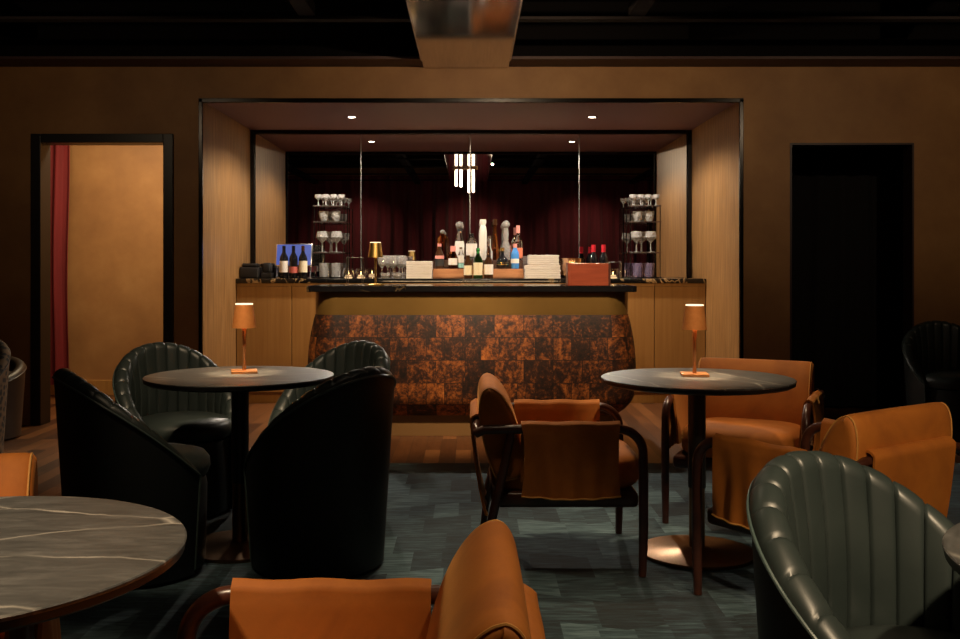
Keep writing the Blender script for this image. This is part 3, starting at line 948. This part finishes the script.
bottle('tequila_bottle', 'clear teardrop bottle with big ball stopper and white label', (X(459.5, yb), yb, z2), [
    ('glass_body', [(0, 0), (0.04, 0), (0.044, 0.02), (0.043, 0.13), (0.034, 0.2), (0.02, 0.255), (0.016, 0.27), (0, 0.27)], M['glass']),
    ('label', [(0.0448, 0.03), (0.0455, 0.03), (0.0445, 0.13), (0.0392, 0.17), (0.0386, 0.17), (0.0438, 0.13), (0.0448, 0.03)], M['white']), ('collar', cap(0.02, 0.262, 0.284), M['dark_label']), ('stopper', ball(0.038, 0.318, 0.9), M['crystal'])])
bottle('liquor_bottle', 'squat bottle with large white label and dark pointed stopper', (X(471.5, yb), yb, z2), [
    ('glass_body', body(0.05, 0.15, 0.018, 0.215), M['glass']), ('label', lab(0.05, 0.03, 0.148), M['white']), ('cap', cap(0.022, 0.2, 0.235), M['black_glass'])])
bottle('ceramic_bottle', 'tall opaque white bottle in the middle of the back row', (X(483, yb), yb, z2), [
    ('glass_body', [(0, 0), (0.034, 0), (0.036, 0.01), (0.034, 0.25), (0.03, 0.30), (0.022, 0.315), (0, 0.315)], M['milk']), ('stopper', [(0, 0.315), (0.022, 0.315), (0.031, 0.345), (0.028, 0.37), (0, 0.372)], M['milk'])])
bottle('cognac_bottle', 'tall slender amber bottle with long neck right of the white one', (X(495, yb), yb, z2), [
    ('glass_body', [(0, 0), (0.036, 0), (0.038, 0.02), (0.034, 0.12), (0.022, 0.2), (0.015, 0.26), (0.014, 0.33), (0, 0.33)], M['amber']), ('cap', cap(0.021, 0.32, 0.37), M['brown_glass'])])
bottle('crystal_decanter', 'clear curvy decanter with faceted ball top in the back row', (X(506, yb), yb, z2), [
    ('glass_body', [(0, 0), (0.036, 0), (0.042, 0.03), (0.038, 0.12), (0.022, 0.18), (0.026, 0.24), (0.02, 0.29), (0, 0.292)], M['cut']), ('stopper', ball(0.036, 0.325), M['cut'])])
bottle('gin_bottle', 'clear bottle with coral label and pink cap at the right end', (X(518, yb), yb, z2), [
    ('glass_body', body(0.042, 0.16, 0.015, 0.28), M['glass']), ('label', lab(0.042, 0.02, 0.11), M['orange_label']), ('cap', cap(0.018, 0.245, 0.315), M['pink'])])
bottle('liquor_bottle', 'dark bottle with black label at the left end of the front step', (X(439.5, ym), ym, z1), [
    ('glass_body', body(0.04, 0.12, 0.014, 0.215), M['brown_glass']), ('label', lab(0.04, 0.025, 0.085), M['dark_label']), ('neck_band', lab(0.04, 0.09, 0.118), M['pink']), ('cap', cap(0.017, 0.2, 0.225), M['pink'])])
bottle('liquor_bottle', 'small amber bottle with white label and pink wax cap', (X(453, ym), ym, z1), [
    ('glass_body', body(0.04, 0.10, 0.018, 0.165), M['amber']), ('label', lab(0.04, 0.035, 0.095), M['white']), ('cap', cap(0.024, 0.155, 0.205), M['pink'])])
bottle('vodka_bottle', 'slim clear bottle with turquoise base label in the middle row', (X(461, ym), ym, z1), [
    ('glass_body', body(0.026, 0.12, 0.012, 0.18), M['glass']), ('label', lab(0.026, 0.01, 0.05), M['teal_label']), ('upper_label', lab(0.026, 0.055, 0.12), M['white']), ('cap', cap(0.014, 0.175, 0.195), M['silver'])])
bottle('vermouth_bottle', 'clear glass bottle between the white bottle and the amber bottle', (X(489.5, ym), ym, z1), [
    ('glass_body', body(0.03, 0.15, 0.012, 0.28), M['glass']), ('cap', cap(0.014, 0.27, 0.295), M['silver'])])
bottle('liqueur_bottle', 'squat round black bottle with gold seal on the front step', (X(502.5, ym), ym, z1), [
    ('glass_body', [(0, 0), (0.04, 0), (0.055, 0.02), (0.058, 0.05), (0.05, 0.085), (0.025, 0.11), (0.015, 0.13), (0.015, 0.17), (0, 0.17)], M['black_glass']), ('seal', lab(0.056, 0.035, 0.055), M['gold']), ('cap', cap(0.019, 0.16, 0.19), M['gold'])])
bottle('gin_bottle', 'small bright blue bottle at the right end of the front step', (X(515, ym), ym, z1), [
    ('glass_body', body(0.036, 0.13, 0.015, 0.205), M['blue']), ('label', lab(0.036, 0.05, 0.09), M['white']), ('cap', cap(0.019, 0.19, 0.225), M['pink'])])
bottle('beer_bottle', 'brown bottle with dark label left of the green one', (X(468, yf), yf, WT), [
    ('glass_body', body(0.037, 0.125, 0.014, 0.195), M['brown_glass']), ('label', lab(0.037, 0.03, 0.115), M['cream']), ('cap', cap(0.017, 0.185, 0.205), M['brown_glass'])])
bottle('liqueur_bottle', 'green glass bottle with cream label in front of the riser', (X(478, yf), yf, WT), [
    ('glass_body', body(0.042, 0.15, 0.015, 0.25), M['green_glass']), ('label', lab(0.042, 0.03, 0.14), M['cream']), ('cap', cap(0.018, 0.24, 0.268), M['green_glass'])])
bottle('bitters_bottle', 'brown bottle with white label right of the green one', (X(488.5, yf), yf, WT), [
    ('glass_body', body(0.041, 0.135, 0.014, 0.19), M['brown_glass']), ('label', lab(0.041, 0.035, 0.125), M['white']), ('cap', cap(0.018, 0.18, 0.2), M['black_glass'])])

# wine bottles, tablet and black boxes at the left end of the worktop
yw = 8.88
wb = None
for px, lm, lb, cm in ((284, 'white', 'dark wine bottle with white label, leftmost of three by the tablet', 'black_glass'), (293.5, 'redlabel', 'dark wine bottle with red label, middle of three by the tablet', 'black_glass'), (303, 'cream', 'dark wine bottle with cream label, rightmost of three by the tablet', 'brown_glass')):
    bottle('wine_bottle', lb, (X(px, yw), yw, WT), [('glass_body', body(0.038, 0.175, 0.014, 0.285), M['black_glass']), ('label', lab(0.038, 0.055, 0.155) if lm != 'redlabel' else lab(0.038, 0.05, 0.105), M[lm]), ('foil', cap(0.0155, 0.245, 0.29), M[cm])])
yt = 9.03
tb = thing('tablet', 'glowing blue tablet screen on a stand behind the wine bottles', 'tablet', (X(294, yt), yt, WT), 0.0)
Rm = Matrix.Translation((0, 0, 0.21)) @ Matrix.Rotation(rad(-14), 4, 'X')
bm = BM(); add_box(bm, -0.165, 0.165, -0.006, 0.006, -0.105, 0.105, 0.004, 2, Rm); obj('frame', bm, M['silver'], tb)
bm = BM(); add_box(bm, -0.155, 0.155, -0.0085, -0.0065, -0.095, 0.095, 0, 1, Rm); obj('screen', bm, M['screen'], tb)
for sx in (-1, 1):
    bm = BM(); add_tube(bm, [(sx * 0.15, -0.03, 0.004), (sx * 0.152, 0.0, 0.11), (sx * 0.15, 0.02, 0.2)], 0.006, 8); obj('stand_leg', bm, M['silver'], tb)
bm = BM(); add_box(bm, -0.155, 0.155, -0.05, 0.06, 0, 0.006, 0.002); obj('stand_base', bm, M['silver'], tb)
yk = 9.0
kb = thing('receipt_printer', 'black receipt printer at the left end of the worktop', 'printer', (X(251, yk), yk, WT))
bm = BM(); add_box(bm, -0.085, 0.085, -0.09, 0.09, 0, 0.10, 0.012, 3); obj('body', bm, M['plastic_black'], kb)
bm = BM(); add_box(bm, -0.07, 0.07, -0.07, 0.08, 0.1, 0.135, 0.014, 3); obj('lid', bm, M['plastic_black'], kb)
kb = thing('card_reader', 'small black card reader between the printer and the tablet', 'card reader', (X(267.5, yk), yk, WT))
bm = BM(); add_box(bm, -0.045, 0.045, -0.06, 0.06, 0, 0.05, 0.008, 3); obj('dock', bm, M['plastic_black'], kb)
bm = BM(); add_box(bm, -0.04, 0.04, -0.05, 0.05, 0.05, 0.14, 0.02, 3); obj('handset', bm, M['plastic_black'], kb)

# glass racks with crystal
def tumbler_bm(r=0.04, h=0.085):
    bm = BM(); add_lathe(bm, [(0, 0), (r * 0.86, 0), (r * 0.9, 0.006), (r, h), (r - 0.004, h), (r * 0.82, 0.016), (0, 0.014)], 10); return bm
def coupe_bm(s=1.0, r=None):
    bm = BM(); add_lathe(bm, [(0, 0), (0.032 * s, 0), (0.032 * s, 0.003), (0.006, 0.008), (0.004, 0.05 * s), (0.012 * s, 0.062 * s), (0.036 * s, 0.085 * s), (r or 0.042 * s, 0.12 * s), ((r or 0.042 * s) - 0.002, 0.12 * s), (0.034 * s, 0.088 * s), (0, 0.066 * s)], 10); return bm
def wine_bm():
    bm = BM(); add_lathe(bm, [(0, 0), (0.034, 0), (0.034, 0.003), (0.006, 0.008), (0.004, 0.09), (0.014, 0.1), (0.036, 0.125), (0.04, 0.16), (0.033, 0.205), (0.031, 0.205), (0.038, 0.16), (0.033, 0.127), (0, 0.106)], 20); return bm
def bowl_bm(r=0.045, h=0.05):
    bm = BM(); add_lathe(bm, [(0, 0), (r * 0.55, 0), (r * 0.85, h * 0.4), (r, h), (r - 0.004, h), (r * 0.8, h * 0.45), (0, 0.008)], 10); return bm
SH = (0.008, 0.235, 0.515, 0.66)
def rack(label, px, y):
    x = X(px, y)
    t = thing('glass_rack', label, 'rack', (x, y, WT))
    bm = BM(); add_box(bm, -0.145, 0.145, -0.13, 0.13, 0, 0.008, 0.002); obj('base', bm, M['black_metal'], t, False)
    for sx in (-1, 1):
        for sy in (-1, 1):
            bm = BM(); add_tube(bm, [(sx * 0.135, sy * 0.12, 0.008), (sx * 0.135, sy * 0.12, 0.665)], 0.004, 8); obj('post', bm, M['black_metal'], t)
    for z in SH[1:]:
        bm = BM(); add_box(bm, -0.142, 0.142, -0.128, 0.128, z - 0.008, z, 0.001, 1); sh = obj('shelf', bm, M['glass'], t, False)
        bm = BM(); add_box(bm, -0.144, 0.144, -0.1305, -0.1285, z - 0.009, z + 0.001); obj('shelf_edge', bm, M['silver'], sh, False)
    return x, y
proto = {}
def put(kind, bmf, mt, label, loc, group):
    key = (kind, mt)
    if key not in proto:
        proto[key] = tag(obj(kind, bmf(), M[mt], None, kind == 'wine_glass'), label, 'glass', group)
        o = proto[key]
    else:
        o = link(proto[key].copy())
        o['label'] = label
        o['group'] = group
    o.location = loc
    o.rotation_euler = (0, 0, random.uniform(0, 6))
    return o
yr = 9.2
for side, px, low in (('left', 331, 'cut'), ('right', 643, 'violet_light_tint')):
    rx, ry = rack('tiered glass display rack of crystal beside the ' + ('tablet' if side == 'left' else 'mahogany box'), px, yr)
    w = ' of the ' + side + ' glass rack'
    for dx in (-0.075, 0.03):
        put('tumbler', lambda: tumbler_bm(0.048, 0.13), low, 'tall cut crystal tumbler on the base' + w, (rx + dx + 0.02, ry - 0.05, WT + SH[0] + 0.0005), 'tumblers on the base' + w)
    for dx, dy in ((-0.06, -0.05), (0.05, -0.05), (0.0, 0.05)):
        put('tall_goblet', lambda: coupe_bm(1.6, 0.046), 'cut', 'tall crystal goblet on the lowest glass shelf' + w, (rx + dx * 1.2, ry + dy * 1.2, WT + SH[1] + 0.0005), 'tall goblets on the lowest shelf' + w)
        put('crystal_bowl', lambda: bowl_bm(0.047, 0.095), 'cut', 'deep crystal bowl on the middle shelf' + w, (rx + dx, ry + dy, WT + SH[2] + 0.0005), 'bowls on the middle shelf' + w)
    for dx, dy in ((-0.105, -0.08), (-0.035, -0.085), (0.035, -0.085), (0.105, -0.08), (-0.075, 0.02), (0.075, 0.02), (0.0, 0.03)):
        put('cut_glass', lambda: coupe_bm(0.85, 0.034), 'cut', 'small cut crystal glass on the top shelf' + w, (rx + dx, ry + dy, WT + SH[3] + 0.0005), 'cut glasses on the top shelf' + w)

# bar top, left: clear holder with candles, brass lamp, stemware, napkins
make_lamp('bar_lamp', 'small gold table lamp standing on the bar top', (X(375.5, 7.2), 7.2, BT), 0.2, M['gold'], 1.02, M['gold_shade'])
def wire_holder(label, px, y, z, w, d, h):
    t = thing('wire_holder', label, 'holder', (X(px, y), y, z))
    bm = BM(); add_box(bm, -w, w, -d, d, 0, 0.004); obj('base', bm, M['silver'], t, False)
    for sx in (-1, 1):
        bm = BM(); add_tube(bm, [(sx * w, -d, 0.004), (sx * w, -d, h), (sx * w, d, h), (sx * w, d, 0.004)], 0.003, 6); obj('wire_side', bm, M['silver'], t)
    bm = BM(); add_tube(bm, [(-w, -d, h), (w, -d, h)], 0.003, 6); add_tube(bm, [(-w, d, h), (w, d, h)], 0.003, 6); obj('wire_top', bm, M['silver'], t)
wire_holder('silver wire holder frame at the left end of the bar top', 355, 7.15, BT, 0.055, 0.05, 0.2)
wire_holder('small silver wire frame right of the mahogany box on the worktop', 615, 9.03, WT, 0.05, 0.04, 0.145)
cg = thing('candle_glass', 'glowing candle in a round glass', 'candle', (0, 0, -50))
bm = BM(); add_lathe(bm, [(0, 0), (0.03, 0), (0.046, 0.02), (0.052, 0.055), (0.044, 0.09), (0.041, 0.09), (0.049, 0.055), (0.043, 0.022), (0, 0.008)], 20); obj('glass_bowl', bm, M['glass'], cg)
bm = BM(); add_lathe(bm, [(0, 0.009), (0.026, 0.009), (0.026, 0.035), (0, 0.035)], 16); obj('wax', bm, M['wax'], cg)
bm = BM(); add_lathe(bm, [(0, 0.036), (0.005, 0.043), (0.004, 0.052), (0, 0.065)], 10); obj('flame', bm, M['flame'], cg)
for i, (px, y, lb) in enumerate(((348.5, 8.86, 'glowing candle glass by the left glass rack, leftmost of the worktop candles'), (361, 8.9, 'glowing candle glass on the worktop behind the wire holder'),
                                 (613, 8.84, 'glowing candle glass on the worktop right of the mahogany box'))):
    if i == 0:
        cg.location = (X(px, y), y, WT)
        cg['label'] = lb
    else:
        dup(cg, (X(px, y), y, WT), 0, lb)
for px, y in ((382, 8.93), (388, 9.03), (393, 8.93), (399, 9.03), (402.5, 8.93)):
    put('wine_glass', wine_bm, 'crystal', 'stemmed glass on the worktop between the gold lamp and napkin stack', (X(px, y), y, WT), 'stemware by the gold lamp')
for px, y in ((385, 8.83), (397, 8.83)):
    put('glass_bowl', bowl_bm, 'crystal', 'small glass bowl at the foot of the stemware', (X(px, y), y, WT), 'small bowls by the stemware')
def stack(label, px, y, w, h, n, d=0.16, dx=0.0):
    t = thing('napkin_stack', label, 'napkins', (X(px, y), y, WT))
    bm = BM()
    for i in range(n):
        z = h * i / n
        o = random.uniform(-0.003, 0.003)
        add_box(bm, -w + o, w + o, -d / 2, d / 2, z, z + h / n * 0.9, 0.002, 1)
    obj('napkins', bm, M['napkin'], t, False)
    return t
stack('stack of white napkins between the stemware and the liquor bottles', 419.5, 8.88, 0.113, 0.155, 10)
stack('wide stack of white napkins right of the liquor bottles, under a narrower one', 542, 8.88, 0.155, 0.12, 6)
t = stack('narrower stack of white napkins lying on the wide stack', 543, 8.88, 0.135, 0.088, 5)
t.location.z = WT + 0.121

# mahogany box, hammered bowl and red-foil bottles
bx = thing('wooden_box', 'mahogany red wooden box on the right of the bar top', 'box', (X(588, 7.12), 7.12, BT))
bm = BM()
add_box(bm, -0.142, 0.142, -0.06, 0.06, 0, 0.012)
add_box(bm, -0.142, 0.142, -0.075, -0.06, 0, 0.16, 0.003); add_box(bm, -0.142, 0.142, 0.06, 0.075, 0, 0.16, 0.003)
obj('body', bm, M['redbox'], bx, False)
for sx in (-1, 1):
    bm = BM(); add_box(bm, sx * 0.1425 - 0.008, sx * 0.1425 + 0.008, -0.078, 0.078, 0, 0.162, 0.003); obj('end_panel', bm, mat('dark_mahogany', (0.06, 0.016, 0.01), 0.4) if sx > 0 else M['redbox'], bx, False)
bw = bottle('ice_bowl', 'hammered copper bowl behind the mahogany box', (X(573, 8.92), 8.92, WT), [
    ('bowl', [(0, 0), (0.06, 0), (0.085, 0.03), (0.098, 0.09), (0.092, 0.155), (0.105, 0.18), (0.101, 0.18), (0.088, 0.155), (0.093, 0.09), (0.08, 0.034), (0, 0.01)], M['hammered'])], cat='bowl')
for px, lb in ((593.5, 'dark bottle with red foil top, left of the pair by the mahogany box'), (603.5, 'dark bottle with red foil top, right of the pair by the mahogany box')):
    bottle('wine_bottle', lb, (X(px, 8.9), 8.9, WT), [('glass_body', body(0.04, 0.17, 0.016, 0.27), M['black_glass']), ('foil', cap(0.02, 0.235, 0.30), M['redfoil'])])

# ------------------------------------------------------------------ light
W_ = (1, 0.87, 0.70)
for x in (-1.02, 1.035):
    spot('alcove_spot', (x, 8.55, RT - 0.012), (x, 8.55, 0), 140, 156, 0.35, W_, 0.03)
K = (1, 0.74, 0.46)
for loc, tgt, p, a in (
        ((-0.95, 3.3, 2.70), (-0.99, 4.36, 0.8), 190, 26),     # added accent for the lamp table among the tub chairs
        ((-1.0, 3.5, 2.70), (-1.3, 4.95, 0.6), 130, 32),      # added to brighten the tub chairs behind it
        ((-0.75, 3.7, 2.70), (-0.7, 5.1, 0.65), 90, 22),
        ((0.95, 3.3, 2.70), (0.957, 4.26, 0.8), 190, 25),      # added accent for the right lamp table
        ((1.1, 5.0, 2.70), (1.3, 4.7, 0.5), 90, 48),         # armchair behind it
        ((-1.3, 1.1, 2.70), (-1.2, 1.5, 0.7), 290, 58),
        ((-1.0, 2.9, 2.70), (-1.12, 3.85, 0.47), 60, 16),     # added to brighten the seat of the dark tub chair
        ((0.1, 3.0, 2.70), (0.15, 3.3, 0.0), 66, 36),        # added fill for the carpet in the middle      # veined table in front
        ((-1.2, 1.8, 2.70), (-1.4, 2.45, 0.7), 80, 28),      # added to brighten the armchair behind it
        ((1.15, 0.3, 2.70), (0.86, 2.08, 0.68), 420, 27),     # ribbed chair
        ((1.65, 0.7, 2.70), (1.48, 3.25, 0.62), 240, 23),     # armchair beyond
        ((0.8, 1.6, 2.70), (-0.05, 1.72, 0.6), 100, 34),      # foreground armchair
        ((-0.1, 4.85, 2.70), (0.2, 4.4, 0.6), 150, 38),       # armchair in front of the bar
        ((-0.75, 5.3, 2.70), (-0.5, 7.0, 0.65), 320, 46),
        ((0.75, 5.3, 2.70), (0.5, 7.0, 0.65), 320, 46)):
    spot('unseen_spot', loc, tgt, p, a, 0.8, K, 0.05)  # fixtures unseen; those marked added only brighten their target
for x, p in ((-2.6, 20), (0.3, 105), (3.0, 46)):
    spot('added_wall_wash', (x, 4.9, 2.62), (x, 7.62, 2.45), p, 88, 1.0, K, 0.008)  # added spots standing in for chandelier bounce on the front wall
for x in (-2.2, 0, 2.2):
    spot('added_curtain_wash', (x, 0.7, 2.70), (x, -0.6, 1.3), 34, 90, 1.0, K, 0.02)  # added spots that brighten the curtain for its mirror image
area('corridor_light', (-2.9, 8.25, 2.66), (-2.9, 8.7, 0), 46, 1.2, 0.3, (1, 0.78, 0.47))
for x, y, z in ((-0.998, 4.40, TT), (0.957, 4.28, TT)):
    spot('lamp_light', (x, y, z + 0.285), (x, y, z), 15, 150, 0.5, (1, 0.72, 0.42), 0.015)
spot('lamp_light', (X(375.5, 7.2), 7.2, BT + 0.285), (X(375.5, 7.2), 7.2, BT), 6, 150, 0.5, (1, 0.75, 0.42), 0.015)
area('bar_strip', (0.0, 7.72, 1.0), (0, 8.8, 0.6), 14, 2.0, 0.03, (1, 0.68, 0.34))

w = bpy.data.worlds.new('World')
S.world = w
w.use_nodes = True
w.node_tree.nodes['Background'].inputs['Color'].default_value = (0.02, 0.018, 0.016, 1)
w.node_tree.nodes['Background'].inputs['Strength'].default_value = 0.3

# ------------------------------------------------------------------ camera
cam = bpy.data.cameras.new('Camera')
co = bpy.data.objects.new('Camera', cam)
link(co)
co.location = (0, 0, E)
co.rotation_euler = (PI / 2, 0, 0)
cam.sensor_width = 36
cam.lens = 36 * 1000 / 960
cam.shift_x = 9 / 960
cam.shift_y = -54.5 / 960
cam.clip_start = 0.05
S.camera = co
S.view_settings.view_transform = 'Standard'
S.view_settings.look = 'None'
S.view_settings.exposure = 0.0
S.view_settings.gamma = 1.0
S.cycles.use_denoising = True
S.cycles.max_bounces = 10
S.cycles.transmission_bounces = 8
S.cycles.glossy_bounces = 5
S.cycles.sample_clamp_indirect = 4
S.cycles.blur_glossy = 0.5
S.cycles.caustics_refractive = False
